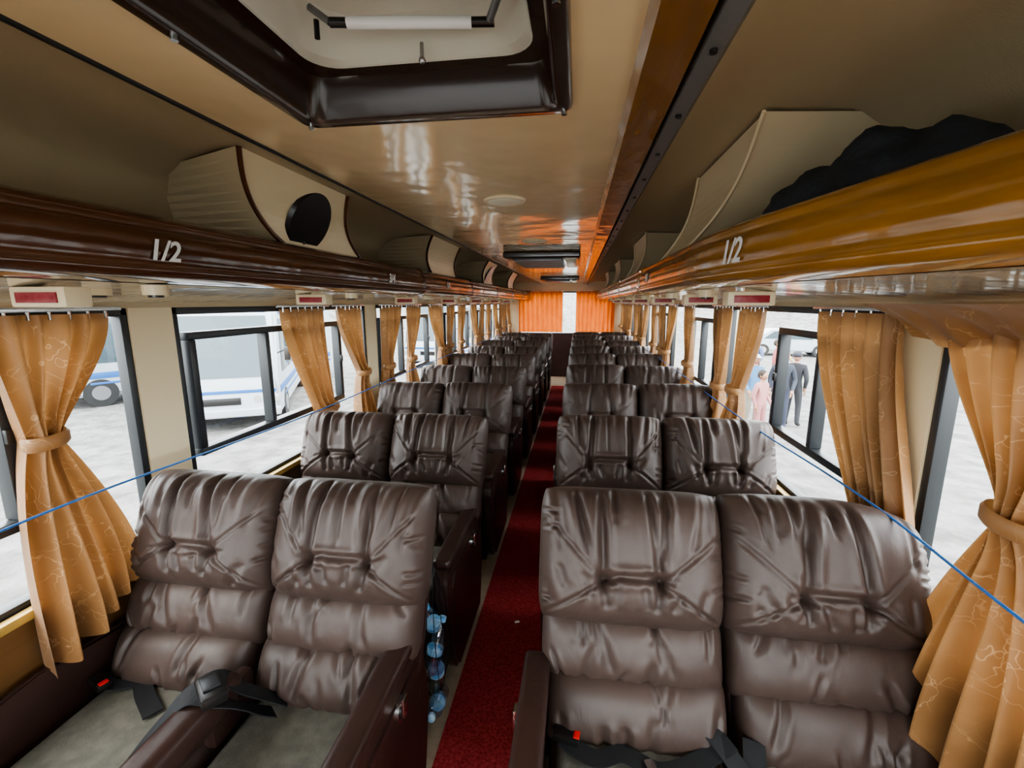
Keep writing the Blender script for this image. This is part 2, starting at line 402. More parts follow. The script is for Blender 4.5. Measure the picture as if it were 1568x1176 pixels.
# ------------------------------------------------------------- room shell
b=B(); b.box((XL-.05,Y0,-.06),(XR+.05,Y1,0),M_VINYL); b.obj('floor')
b=B(); b.box((-.475,Y0+.3,0.001),(-.10,Y1-1.2,.014),M_CARPET,.004); b.obj('aisle_carpet')
SILL=.79; TOP=E-.02
PILS=[1.44+1.76*k for k in range(-2,6)]
def side_wall(name,x,s):
    b=B(); xo=x+s*.06
    lo,hi=min(x,xo),max(x,xo)
    b.box((lo,Y0,0),(hi,Y1,.52),M_DARKW)
    b.box((lo,Y0,.52),(hi,Y1,SILL),M_TRIM)
    b.box((lo,Y0,TOP),(hi,Y1,E+.48),M_COVE)
    for p in PILS:
        if p-.085<Y1 and p+.085>Y0:
            b.box((lo,max(p-.085,Y0),SILL),(hi,min(p+.085,Y1),TOP),M_WALL)
    b.box((lo,Y1-.1,SILL),(hi,Y1,TOP),M_WALL)
    return b.obj(name)
side_wall('wall_left',XL,-1); side_wall('wall_right',XR,1)
for x,s,nm in ((XL,1,'trim_1'),(XR,-1,'trim_2')):
    b=B(); a=x+s*.03; lo,hi=min(x,a),max(x,a)
    b.box((lo,Y0,SILL-.022),(hi,Y1,SILL+.005),M_GOLD,.006)
    a=x+s*.015; lo,hi=min(x,a),max(x,a)
    b.box((lo,Y0,.50),(hi,Y1,.54),M_RUB,.004)
    b.obj(nm)
wn=1
for x,s in ((XL,-1),(XR,1)):
    for i in range(len(PILS)):
        a=PILS[i]+.085; z=(PILS[i+1]-.085) if i+1<len(PILS) else Y1-.1
        a=max(a,Y0); z=min(z,Y1-.1)
        if z-a<.3: continue
        w=empty('window_%d'%wn); wn+=1
        b=B(); xi=x+s*.005; xo=x+s*.045; lo,hi=min(xi,xo),max(xi,xo)
        f=.028
        b.box((lo,a,SILL),(hi,a+f,TOP),M_RUB,.005); b.box((lo,z-f,SILL),(hi,z,TOP),M_RUB,.005)
        b.box((lo,a,SILL),(hi,z,SILL+.022),M_RUB,.005); b.box((lo,a,TOP-f),(hi,z,TOP),M_RUB,.005)
        sa,sz=a+.055,min(a+(1.22 if s<0 else .82),z-.03); zb,zt=1.05,1.50
        xi2=x+s*-.004; lo2,hi2=min(xi2,xo),max(xi2,xo)
        g=.032
        b.box((lo2,sa,zb-g),(hi2,sz,zb),M_RUB,.004); b.box((lo2,sa,zt),(hi2,sz,zt+g),M_RUB,.004)
        b.box((lo2,sa,zb),(hi2,sa+g,zt),M_RUB,.004); b.box((lo2,sz-g,zb),(hi2,sz,zt),M_RUB,.004)
        for q in ([.50] if s<0 else [.42]):
            if a+q+g<sz: b.box((lo2,a+q,zb),(hi2,a+q+.03,zt),M_RUB,.004)
        b.box((x-s*.015,sz-.03,1.27),(x+s*.01,sz-.012,1.31),M_BLACK,.003)
        b.obj('frame',w)
        b=B(); xg=x+s*.03
        b.quad([(xg,a,SILL),(xg,z,SILL),(xg,z,TOP),(xg,a,TOP)],M_GLASS); b.obj('glass',w)
# rear wall
RT=1.88
b=B()
b.box((XL-.06,Y1,0),(XR+.06,Y1+.06,.95),M_DARKW); b.box((XL-.06,Y1,RT),(XR+.06,Y1+.06,E+.5),M_CREAM)
b.box((XL-.06,Y1,.95),(XL+.25,Y1+.06,RT),M_WALL); b.box((XR-.25,Y1,.95),(XR+.06,Y1+.06,RT),M_WALL)
b.obj('wall_back')
b=B()
b.box((XL+.25,Y1,.95),(XR-.25,Y1+.05,.98),M_RUB); b.box((XL+.25,Y1,RT-.03),(XR-.25,Y1+.05,RT),M_RUB)
b.box((XL+.25,Y1,.98),(XL+.28,Y1+.05,RT-.03),M_RUB); b.box((XR-.28,Y1,.98),(XR-.25,Y1+.05,RT-.03),M_RUB)
wb=empty('window_%d'%wn); wn+=1; b.obj('frame',wb)
b=B(); b.quad([(XL+.25,Y1+.03,.95),(XR-.25,Y1+.03,.95),(XR-.25,Y1+.03,RT),(XL+.25,Y1+.03,RT)],M_GLASS); b.obj('glass',wb)
# front wall with windscreen
b=B(); b.box((XL-.06,Y0-.06,0),(XR+.06,Y0,.75),M_DARKW); b.box((XL-.06,Y0-.06,1.95),(XR+.06,Y0,E+.5),M_COVE)
b.box((XL-.06,Y0-.06,.75),(XL+.08,Y0,1.95),M_RUB); b.box((XR-.08,Y0-.06,.75),(XR+.06,Y0,1.95),M_RUB); b.obj('wall_front')
wb=empty('window_%d'%wn)
b=B(); b.box((CX-.02,Y0-.05,.75),(CX+.02,Y0-.01,1.95),M_RUB,.004); b.obj('frame',wb)
b=B(); b.quad([(XL+.08,Y0-.03,.75),(XR-.08,Y0-.03,.75),(XR-.08,Y0-.03,1.95),(XL+.08,Y0-.03,1.95)],M_GLASS); b.obj('glass',wb)

# ------------------------------------------------------------- ceiling
ZC=E+.40; SL,SR=-.82,.22
HX0,HX1,HY0,HY1=-.585,-.055,.33,1.00      # hatch opening
ce=empty('ceiling')
b=B()
for (x0,x1,y0,y1) in ((SL,HX0,Y0,Y1),(HX1,SR,Y0,Y1),(HX0,HX1,Y0,HY0),(HX0,HX1,HY1,Y1)):
    b.box((x0,y0,ZC),(x1,y1,ZC+.02),M_CEIL)
b.obj('centre_panel',ce)
ysl=list(np.linspace(Y0,Y1,8))
cl=[(SL,ZC-.004),(SL-.03,ZC+.012),(SL-.2,ZC+.035),(SL-.38,ZC+.03),(SL-.50,ZC+.005),(SL-.58,ZC-.05),(SL-.63,ZC-.14),(XL+.03,E+.06)]
strip('cove_left',cl,ysl,M_COVE,ce)
cr=[(SR,ZC-.004)]+[(2*CX-p[0],p[1]) for p in cl[1:]]
cr=[(min(p[0],XR-.02),p[1]) for p in cr]
strip('cove_right',cr,ysl,M_COVE,ce)
b=B()
for (x0,x1,y0,y1) in ((XL-.06,HX0,Y0,Y1),(HX1,XR+.06,Y0,Y1),(HX0,HX1,Y0,HY0),(HX0,HX1,HY1,Y1)):
    b.box((x0,y0,E+.47),(x1,y1,E+.5),M_COVE)
b.obj('roof_skin',ce)
b=B(); b.box((SL-.006,Y0,ZC-.006),(SL+.004,Y1,ZC+.002),M_RUB,.002); b.obj('seam',ce)
b=B()
b.prof([(.085,ZC),(.095,ZC-.022),(.165,ZC-.028),(.175,ZC)],Y0,Y1,M_WDS,'y')
b.prof([(.175,ZC),(.175,ZC-.03),(.205,ZC-.03),(.225,ZC-.004),(.225,ZC+.01)],Y0,Y1,M_GREYM,'y')
for k in range(40):
    y=.3+k*.24; b.cyl((.19,y,ZC-.031),(.19,y,ZC-.036),.006,M_BLACK,seg=10)
b.obj('trim_3')

# ------------------------------------------------------------- luggage racks
RP=[(-.07,.195),(-.045,.212),(-.015,.214),(.004,.204),(.012,.190),(.006,.180),(.016,.172),(.026,.155),(.030,.130),(.028,.105),(.020,.092),(.030,.084),(.028,.070),(.010,.058),(-.03,.050),(-.10,.046)]
RLX,RRX=-1.045,.40
def rightoff(y):
    if y>1.6: return 0
    t=(1.6-y); return .155*(t/1.0)**1.5 if t<1.0 else min(.155+(t-1.0)*.35,.30)
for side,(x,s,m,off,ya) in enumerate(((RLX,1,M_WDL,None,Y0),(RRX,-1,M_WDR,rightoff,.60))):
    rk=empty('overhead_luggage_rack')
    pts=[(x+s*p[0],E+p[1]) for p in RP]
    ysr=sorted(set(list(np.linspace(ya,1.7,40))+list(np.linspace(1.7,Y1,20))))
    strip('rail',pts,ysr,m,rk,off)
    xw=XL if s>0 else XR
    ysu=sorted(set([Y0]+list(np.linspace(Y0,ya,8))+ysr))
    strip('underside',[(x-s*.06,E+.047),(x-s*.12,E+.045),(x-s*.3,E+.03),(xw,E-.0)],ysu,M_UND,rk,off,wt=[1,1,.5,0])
    strip('shelf',[(x-s*.07,E+.19),(x-s*.10,E+.085),(xw+s*.03,E+.085)],ysu,M_COVE,rk,off,wt=[1,1,0])
    if off:
        o0=off(ya); b=B()
        q=[(x+s*p[0]+o0,E+p[1]) for p in RP]+[(x+.12+o0,E+.05),(x+.12+o0,E+.2)]
        b.prof(q,ya-.012,ya,m,'y')
        b.prof([(x+o0+.02+(p[0]-(x+o0+.02))*.75,E+.13+(p[1]-E-.13)*.75) for p in q],ya-.022,ya-.010,M_CREAM,'y')
        b.obj('end_cap',rk)
    b=B()
    for yj in [3.0+1.4*k for k in range(5)]:
        q=[(x+s*(p[0]+.006 if p[0]>-.05 else p[0]),E+p[1]+(.004 if p[1]>.15 else -.003)) for p in RP]
        q=q+[(x-s*.07,E+.12)]
        b.prof(q,yj-.05,yj+.05,m,'y')
    b.obj('rail_collar',rk)
    b=B()
    for yk in ([.88,1.95,3.1,4.2,5.4,6.6,7.8] if s>0 else [1.62,2.25,3.2,4.3,5.5,6.7]):
        px=x-s*.17
        b.box((px-.075,yk-.01,E-.012),(px+.075,yk+.05,E+.035),M_CREAM,.006)
        b.box((px-.055,yk-.014,E-.002),(px+.055,yk-.009,E+.022),M_LABEL,.001)
        for q in (-.1,.1):
            b.cyl((px+q*.9,yk+.2,E+.045),(px+q*.9,yk+.2,E+.018),.03,M_CREAM); b.cyl((px+q*.9,yk+.2,E+.02),(px+q*.9,yk+.2,E+.012),.018,M_BLACK)
    b.obj('reading_light_plates',rk)
def housing(s,ya,yb,speaker,slant=.35,wsl=None):
    x=RLX if s>0 else RRX
    seam=SL if s>0 else SR
    if wsl is None: wsl=slant*.4
    P=[]
    a=(x-s*.02,E+.205); c=(seam-s*(.12 if s>0 else .19),ZC+.025)
    for k in range(11):
        t=k/10
        P.append((a[0]+(c[0]-a[0])*t - s*.03*math.sin(math.pi*t), a[1]+(c[1]-a[1])*t, t))
    V=[];F=[]; n=len(P)
    def yy(y,t): return y-slant*(t**.8)
    for y in (ya,yb):
        for p in P: V.append((p[0],yy(y,p[2]),p[1]))
    for i in range(n-1): F.append((i,i+1,n+i+1,n+i))
    nf=len(F)
    xw=(XL+.05) if s>0 else (XR-.05)
    for j in (0,1):
        base=len(V)
        for p in P: V.append((xw,(ya,yb)[j]-(slant-wsl if s>0 else 0)*0-wsl*(p[2]**.8),p[1]))
        for i in range(n-1): F.append((j*n+i,j*n+i+1,base+i+1,base+i))
    me=mesh('panel',V,F,[M_CREAM,M_COVE],False)
    for i,p in enumerate(me.polygons):
        p.material_index=(1 if i>=nf else 0) if s>0 else (0 if i>=nf else 1)  # shade put into colour: darker cove on left side faces and right fascia
    e=empty('rack_speaker_housing' if speaker else 'rack_divider_housing')
    obj('panel',me,e)
    for y in (ya,yb):
        tube('edge_trim',[(p[0]+s*.004,yy(y,p[2]),p[1]) for p in P],.008 if s>0 else .005,M_WDL if s>0 else M_CREAM,e)
    if speaker:
        t=.45; px=a[0]+(c[0]-a[0])*t-s*.03; pz=a[1]+(c[1]-a[1])*t
        d=Vector((c[0]-a[0],-slant*.9,c[1]-a[1])).normalized()
        yv=Vector((0,1,0)); nrm=d.cross(yv)
        if nrm.x*s<0: nrm=-nrm
        nrm.normalize(); yv=nrm.cross(d).normalized()
        R=Matrix(((d.x,yv.x,nrm.x),(d.y,yv.y,nrm.y),(d.z,yv.z,nrm.z))).to_4x4()
        b=B()
        t_=bmesh.new(); bmesh.ops.create_cone(t_,cap_ends=True,segments=40,radius1=.098,radius2=.092,depth=.014)
        for v in t_.verts: v.co.x*=1.35; v.co.y*=1.25
        b.add(t_,M_BLACK,True)
        b.cyl((-.05,.06,.004),(-.05,.06,.010),.007,M_MET); b.cyl((-.06,-.09,.004),(-.06,-.09,.010),.004,M_MET)
        o=b.obj('speaker_grille',e); o.matrix_world=Matrix.Translation((px+nrm.x*.012,(ya+yb)/2-slant*t**.8,pz+nrm.z*.012))@R
    return e
housing(1,1.56,2.16,True); housing(1,3.25,3.95,False); housing(1,5.1,5.7,True); housing(1,6.9,7.5,False)
housing(-1,1.93,2.5,False,.75,.68); housing(-1,3.6,4.2,False,.6,.5); housing(-1,5.4,6.0,False,.6,.5); housing(-1,7.2,7.8,False,.6,.5)
def text(body,loc,size,side,parent,tl=0):
    c=bpy.data.curves.new('row_number','FONT'); c.body=body; c.size=size; c.extrude=.0008; c.shear=.25; c.align_x='CENTER'; c.align_y='CENTER'; c.offset=.0012
    c.materials.append(M_WHITE)
    o=bpy.data.objects.new('row_number',c); link(o,parent)
    if side>0: X,Y_,Z=Vector((0,1,0)),Vector((0,0,1)),Vector((1,0,0))
    else: X=Vector((tl,-1,0)).normalized(); Y_=Vector((0,0,1)); Z=X.cross(Y_)
    o.matrix_world=Matrix.Translation(loc)@Matrix(((X.x,Y_.x,Z.x),(X.y,Y_.y,Z.y),(X.z,Y_.z,Z.z))).to_4x4()
rks=[o for o in bpy.data.objects if o.name.startswith('overhead_luggage_rack')]
text('1/2',(RLX+.033,1.01,E+.122),.07,1,rks[0]); text('3/4',(RLX+.033,2.4,E+.125),.065,1,rks[0]); text('5/6',(RLX+.033,3.5,E+.125),.065,1,rks[0])
text('1/2',(RRX-.034+rightoff(1.29),1.29,E+.128),.085,-1,rks[1],.13); text('3/4',(RRX-.033,2.6,E+.125),.065,-1,rks[1])

# ------------------------------------------------------------- roof hatch
def rrect(x0,x1,y0,y1,r,n=6):
    P=[]
    for cx,cy,a0 in ((x1-r,y1-r,0),(x0+r,y1-r,90),(x0+r,y0+r,180),(x1-r,y0+r,270)):
        for k in range(n+1):
            a=math.radians(a0+90*k/n); P.append((cx+r*math.cos(a),cy+r*math.sin(a)))
    return P
def loft(b,rings,m,cap_last=False):
    t=bmesh.new(); R=[[t.verts.new(p) for p in r] for r in rings]
    for a,c in zip(R[:-1],R[1:]):
        n=len(a)
        for i in range(n): t.faces.new([a[i],a[(i+1)%n],c[(i+1)%n],c[i]])
    if cap_last: t.faces.new(R[-1])
    b.add(t,m,True)
rh=empty('roof_hatch',(0,0,0))
b=B()
def ring(d,r,z): return [(x,y,ZC+z) for x,y in rrect(HX0-.035+d,HX1+.035-d,HY0-.035+d,HY1+.035-d,r)]
loft(b,[ring(0,.03,.002),ring(.003,.03,-.010),ring(.010,.03,-.014),ring(.030,.03,-.014),ring(.036,.03,-.006),ring(.046,.04,.070),ring(.075,.06,.074)],M_FRAME)
for x in (HX0-.017,HX1+.017):
    for y in (HY0-.017,HY1+.017,(HY0+HY1)/2): b.cyl((x,y,ZC-.013),(x,y,ZC-.019),.006,M_MET,seg=12)
b.obj('frame',rh)
b=B()
loft(b,[ring(.073,.06,.072),ring(.080,.09,.080),ring(.095,.11,.15),ring(.12,.12,.165),ring(.14,.11,.168),ring(.148,.10,.150),ring(.155,.09,.146),ring(.20,.08,.146),ring(.206,.08,.156)],M_LID,True)
b.obj('lid',rh)
b=B()
b.cyl((-.42,.85,ZC+.09),(-.20,.88,ZC+.09),.010,M_WHITE); b.cyl((-.45,.845,ZC+.09),(-.42,.85,ZC+.09),.008,M_BLACK); b.cyl((-.20,.88,ZC+.09),(-.16,.885,ZC+.09),.008,M_BLACK)
b.cyl((-.17,.885,ZC+.09),(-.10,.76,ZC+.13),.007,M_GREYM); b.cyl((-.45,.845,ZC+.09),(-.49,.85,ZC+.12),.006,M_GREYM)
b.cyl((-.49,.87,ZC+.11),(-.49,.87,ZC+.08),.005,M_BLACK); b.cyl((-.31,.93,ZC+.09),(-.31,.93,ZC+.06),.004,M_MET); b.sph((-.31,.93,ZC+.06),.007,M_MET)
b.obj('latch_handle',rh)
def lamp(y):
    e=empty('round_ceiling_lamp',(CX,y,ZC))
    b=B(); t=bmesh.new(); bmesh.ops.create_uvsphere(t,u_segments=32,v_segments=12,radius=.075)
    for v in t.verts: v.co.z*=.16
    b.add(t,M_LENS,True)
    t=bmesh.new(); bmesh.ops.create_cone(t,cap_ends=True,segments=36,radius1=.08,radius2=.088,depth=.010); b.add(t,M_CREAM,True)
    b.obj('lens',e,(0,0,-.002))
lamp(1.87); lamp(3.1); lamp(5.3)
for y,L in ((3.7,.95),(7.4,.62)):
    e=empty('ceiling_air_vent',(CX,y,ZC))
    b=B(); b.box((-.31,0,-.05),(.31,L,0),M_FRAME,.012,3)
    b.box((-.25,.05,-.056),(.17,L-.05,-.048),M_BLACK,.004)
    for k in range(9):
        yy=.09+k*(L-.18)/8; b.box((-.23,yy-.018,-.068),(.16,yy+.016,-.054),M_GREYM,.003)
    b.box((.19,.06,-.065),(.28,L-.06,-.048),M_LENS,.008)
    b.obj('vent_body',e)

# ------------------------------------------------------------- curtains
def curtain(xw,s,y0,y1,ty,tz,tw,b0,b1,zb0,zb1,n=6,seed=0,top=E+.0,m=None,nu=90,nv=60,cx=None):
    rs=random.Random(seed); e=empty('window_curtain'); ph=[rs.uniform(0,6) for _ in range(6)]
    V=[];F=[]
    tt=(top-tz)/(top-(zb0+zb1)/2)
    sm=lambda t:t*t*(3-2*t)
    for j in range(nv+1):
        v=j/nv
        for i in range(nu+1):
            q=i/nu*2-1
            if v<tt:
                k=v/tt; kk=k**1.8*.6+.4*sm(k)
                ya,yb=y0+(ty-tw-y0)*kk,y1+(ty+tw-y1)*kk; z=top+(tz-top)*k
                amp=.014+.010*k
            else:
                k=(v-tt)/(1-tt); kk=1-(1-k)**2.2
                ya,yb=ty-tw+(b0-ty+tw)*kk,ty+tw+(b1-ty-tw)*kk; zb=zb0+(zb1-zb0)*(q+1)/2; z=tz+(zb-tz)*k
                amp=.024+.022*sm(k)
            pin=math.exp(-((v-tt)/.05)**2)
            y=ya+(yb-ya)*(q+1)/2+.006*math.sin(q*9+v*5+ph[0])
            w=math.sin(n*math.pi*q+ph[1]+.6*math.sin(2.2*q+ph[2]+v*2))+.35*math.sin(n*2.3*q+ph[3]+v*1.5)
            puff=.035*(1-q*q)*(.4+pin*.4)
            x=xw+s*(.035+puff+amp*w)
            if v>tt: x+=s*.03*sm((v-tt)/(1-tt))
            if v>.97: z+=.006*math.sin(q*17+ph[4])
            V.append((x,y,z))
    for j in range(nv):
        for i in range(nu): a=j*(nu+1)+i; F.append((a,a+1,a+nu+2,a+nu+1))
    obj('drape',mesh('drape',V,F,m or M_CURT,True),e)
    t=bmesh.new()
    for i in range(28):
        a=2*math.pi*i/28
        for (dz,dr) in ((-.02,0),(-.012,.006),(.012,.006),(.02,0)):
            t.verts.new((xw+s*.06+(.042+dr)*math.cos(a),ty+(tw+.012+dr)*math.sin(a),tz+dz+.006*math.sin(a)))
    t.verts.ensure_lookup_table()
    for i in range(28):
        for k in range(3):
            a=i*4+k; c=((i+1)%28)*4+k; t.faces.new([t.verts[a],t.verts[c],t.verts[c+1],t.verts[a+1]])
    b=B(); b.add(t,m or M_CURT,True); b.obj('tie_band',e)
    b=B()
    for k in range(7):
        y=y0+(y1-y0)*k/6; b.cyl((xw+s*.045,y,top+.02),(xw+s*.045,y,top-.015),.004,M_MET,seg=8)
    b.box((xw+s*.04,y0-.05,top+.008),(xw+s*.05,y1+.05,top+.02),M_MET,.002)
    b.obj('hooks',e)
CT=E-.035
cl=[(.93,1.24,1.01,1.27,.035,.90,1.18,.60,.74,5),
    (2.12,2.50,2.44,1.02,.09,2.3,2.62,.70,.68,6),(2.64,2.96,2.93,1.17,.04,2.8,3.02,.7,.7,5),
    (3.30,3.70,3.36,1.15,.045,3.25,3.5,.7,.7,6)]
cr_=[(.80,1.30,1.0,1.20,.05,.72,1.22,.52,.56,7),(1.44,1.90,1.40,.93,.13,1.24,1.52,.74,.74,7),
     (2.44,2.76,2.72,1.15,.04,2.6,2.85,.7,.7,5),(2.90,3.27,3.02,1.12,.045,2.9,3.15,.7,.7,6)]
sd=0
for c in cl: curtain(XL,1,*c[:9],n=c[9],seed=sd,top=CT); sd+=1
for c in cr_: curtain(XR,-1,*c[:9],n=c[9],seed=sd,top=CT); sd+=1
for s,xw in ((1,XL),(-1,XR)):
    for p in PILS[4:]+[Y1]:
        for a,c_,t in ((p-1.15,p-.8,p-1.1),(p-.50,p-.12,p-.16),(p+.10,p+.45,p+.14)):
            if c_<Y1-.05 and a>3.7:
                curtain(xw,s,a,c_,t,1.15,.045,t-.13,t+.13,.75,.75,n=5,seed=sd,top=CT,nu=44,nv=26); sd+=1
def flat_curtain(x0,x1,y,zb,zt,m,n):
    e=empty('rear_curtain'); V=[];F=[];nu=120;nv=8
    for j in range(nv+1):
        for i in range(nu+1):
            q=i/nu; V.append((x0+(x1-x0)*q,y+.03*math.sin(q*n*6.283)+.008*math.sin(q*31+j),zt+(zb-zt)*j/nv))
    for j in range(nv):
        for i in range(nu): a=j*(nu+1)+i; F.append((a,a+1,a+nu+2,a+nu+1))
    obj('drape',mesh('drape',V,F,m,True),e)
    b=B(); b.cyl((x0-.05,y,zt+.01),(x1+.05,y,zt+.01),.008,M_MET); b.obj('rod',e)
flat_curtain(-1.28,-.32,Y1-.08,1.0,1.88,M_ORAN,9); flat_curtain(-.04,.78,Y1-.08,1.0,1.88,M_ORAN,9)
V=[];F=[];nu=90
for j in range(9):
    for i in range(nu+1):
        q=i/nu; y=.35+1.05*q; k=j/8
        V.append((XR-.03-.16*(1-k)-.012*math.sin(q*70)*k-.006*math.sin(q*31+j),y,E-.004-.10*k**1.5-.012*math.sin(q*23)*k))
for j in range(8):
    for i in range(nu): a=j*(nu+1)+i; F.append((a,a+1,a+nu+2,a+nu+1))
obj('curtain_valance',mesh('curtain_valance',V,F,M_CURT,True))
# ------------------------------------------------------------- ropes
tube('blue_rope',[(XL+.13,-1.2,1.02),(XL+.13,0,1.05),(XL+.125,.9,1.10),(XL+.13,1.45,1.08),(XL+.12,2.3,1.05),(XL+.12,4,1.08),(XL+.12,7,1.05),(XL+.12,9.5,1.08)],.0035,M_ROPE)
tube('blue_rope',[(XR-.13,-1.2,1.02),(XR-.13,.2,1.04),(XR-.13,.9,1.06),(XR-.12,1.35,1.09),(XR-.12,2.3,1.05),(XR-.12,4,1.08),(XR-.12,7,1.05),(XR-.12,9.5,1.08)],.0035,M_ROPE)
# ------------------------------------------------------------- black bag on rack
def blob(name,parts,m):
    mb=bpy.data.metaballs.new(name); mb.resolution=.015; mb.threshold=.3
    o=bpy.data.objects.new(name,mb); col.objects.link(o)
    for (c,r,sc) in parts:
        el=mb.elements.new(type='ELLIPSOID'); el.co=c; el.radius=r; el.size_x,el.size_y,el.size_z=sc
    bpy.context.view_layer.update()
    dg=bpy.context.evaluated_depsgraph_get(); me=bpy.data.meshes.new_from_object(o.evaluated_get(dg))
    bpy.data.objects.remove(o); me.materials.clear(); me.materials.append(m)
    for v in me.vertices:
        p=v.co*9; v.co+=v.normal*(noise.noise(p)*.02+noise.noise(p*2.7)*.012)
    me.polygons.foreach_set('use_smooth',[True]*len(me.polygons))
    return obj(name,me)
blob('black_duffel_bag',[((.53,1.26,E+.20),.13,(.9,1,.8)),((.57,1.16,E+.225),.14,(.9,1,.8)),((.61,1.06,E+.245),.14,(.9,1,.8)),((.66,.97,E+.245),.12,(.9,1,.75)),((.60,1.07,E+.30),.09,(.9,1,.65)),((.66,.98,E+.285),.09,(.9,1,.6)),((.60,1.10,E+.17),.16,(1,1.2,.8))],M_CLOTH)
# ------------------------------------------------------------- bottle bag
e=empty('water_bottle_net_bag',(-.515,1.47,0))
b=B()
def bottle(b,c,tilt,h=.20,r=.031):
    mt=Matrix.Translation(c)@Matrix.Rotation(tilt[0],4,'X')@Matrix.Rotation(tilt[1],4,'Y')
    prof=[(0,0),(r*.8,0),(r,.012),(r*.93,.03),(r,.05),(r,.12),(r*.93,.135),(r,.15),(r*.6,.178),(.012,.188),(.012,.20)]
    t=bmesh.new(); n=18; R=[[t.verts.new((p[0]*math.cos(6.2832*i/n),p[0]*math.sin(6.2832*i/n),p[1])) for i in range(n)] for p in prof[1:]]
    for a,c2 in zip(R[:-1],R[1:]):
        for i in range(n): t.faces.new([a[i],a[(i+1)%n],c2[(i+1)%n],c2[i]])
    t.faces.new(R[0]); t.faces.new(R[-1]); b.add(t,M_PET,True,mt)
    b.cyl((0,0,.196),(0,0,.213),.014,M_PBLUE,mtx=mt,seg=14); b.cyl((0,0,.075),(0,0,.10),r*1.01,M_PBLUE,mtx=mt,seg=18)
for c,t in (((0,0,.16),(.2,.1)),((-.01,-.05,.26),(-.3,.2)),((.0,.05,.34),(.4,-.1)),((.01,.04,.10),(1.2,.1))): bottle(b,c,t)
b.obj('bottles',e)
for k in range(10):
    a=k*.628
    tube('net_cord',[(0,0,.70),(.03*math.cos(a),.04*math.sin(a),.60),(.05*math.cos(a+.3),.10*math.sin(a+.3),.38),(.045*math.cos(a+.6),.09*math.sin(a+.6),.20),(0,0,.08)],.0015,M_BLACK,e)
b=B(); b.box((-.012,-.006,0),(.012,.006,.004),M_WHITE,.001); b.obj('paper_scrap',None,(-.27,2.05,.014),(0,0,.4))

# ------------------------------------------------------------- outside
G=-1.2
b=B(); b.quad([(-70,-40,G),(70,-40,G),(70,90,G),(-70,90,G)],M_GROUND); b.obj('ground')
def minibus(loc,rz,L=6.5,W=2.1,Hh=2.5,stripe=M_BLUE):
    e=empty('white_minibus',loc); e.rotation_euler=(0,0,rz)
    b=B(); h=Hh
    pr=[(0,.35),(0,.95),(.12,1.15),(.45,h-.25),(.65,h-.05),(1.0,h),(L-.3,h),(L-.05,h-.15),(L,h-.5),(L,.4),(L-.1,.3),(.1,.3)]
    b.prof(pr,-W/2,W/2,M_VWHITE,'x',bev=.07,seg=3)
    for s in (-1,1):
        x=s*(W/2)
        b.box((x-.012,.3,.78),(x+.012,L-.1,.95),stripe,.004); b.box((x-.012,.9,.62),(x+.012,L-.1,.68),stripe,.004)
        b.box((x-.012,.9,h-.28),(x+.012,L-.2,h-.16),stripe,.004)
        for k in range(5):
            a=.75+k*(L-1.0)/5; b.box((x-.015,a,1.2),(x+.015,a+(L-1.0)/5-.09,h-.38),M_DGL,.01)
        for yw in (1.1,L-1.4):
            b.cyl((x-s*.2,yw,.38),(x+s*.01,yw,.38),.38,M_TYRE,seg=28); b.cyl((x,yw,.38),(x+s*.02,yw,.38),.2,M_GREYM)
        b.box((x*.86-.17,-.015,.62),(x*.86+.17,.03,.80),M_HEAD,.03)
        b.cyl((x*.62,-.01,.71),(x*.62,.03,.71),.08,M_HEAD)
        b.cyl((x,.35,1.7),(x+s*.22,.1,1.8),.015,M_BLACK); b.box((x+s*.17,.02,1.55),(x+s*.30,.10,1.85),M_BLACK,.03)
    b.box((-W/2-.02,-.08,.33),(W/2+.02,.05,.52),M_VWHITE,.04,3)
    b.box((-.38,-.02,.60),(.38,.02,.76),M_BLACK,.01); b.box((-W/2+.05,-.012,.86),(W/2-.05,.02,.93),stripe,.004)
    t=bmesh.new()
    P=[(-W/2+.12,.125-.012,1.2),(W/2-.12,.125-.012,1.2),(W/2-.2,.44-.02,h-.30),(-W/2+.2,.44-.02,h-.30)]
    t.faces.new([t.verts.new(p) for p in P]); b.add(t,M_DGL)
    b.box((-W/2+.2,.47,h-.24),(W/2-.2,.60,h-.12),stripe,.01)
    b.obj('body',e); return e
minibus((-7.7,8.6,G),math.radians(28),Hh=2.85,W=2.3,L=7)
minibus((-6.3,18.5,G),math.radians(-4),L=8,Hh=3.0,W=2.3)
minibus((-14.5,10,G),math.radians(-30),L=8,Hh=2.8,W=2.3)
def parked_car(loc,rz,m):
    e=empty('parked_car',loc); e.rotation_euler=(0,0,rz); b=B()
    pr=[(0,.3),(0,.7),(.9,.85),(1.5,1.38),(3.1,1.42),(3.8,.95),(4.3,.88),(4.35,.35),(4.2,.25),(.15,.25)]
    b.prof(pr,-.85,.85,m,'x',bev=.08,seg=3)
    for s in (-1,1):
        b.prof([(1.15,.9),(1.6,1.30),(3.0,1.33),(3.5,.93)],s*.84,s*.858,M_DGL,'x')
        for yw in (.85,3.5): b.cyl((s*.66,yw,.32),(s*.86,yw,.32),.32,M_TYRE); b.cyl((s*.86,yw,.32),(s*.875,yw,.32),.18,M_MET)
        b.box((s*.65-.15,-.02,.55),(s*.65+.15,.05,.68),M_HEAD,.02)
    t=bmesh.new(); t.faces.new([t.verts.new(p) for p in ((-.7,.98,.90),(.7,.98,.90),(.6,1.45,1.33),(-.6,1.45,1.33))]); b.add(t,M_DGL)
    b.obj('body',e)
parked_car((13.5,26,G),1.4,M_VWHITE); parked_car((19,25,G),1.7,M_VWHITE)
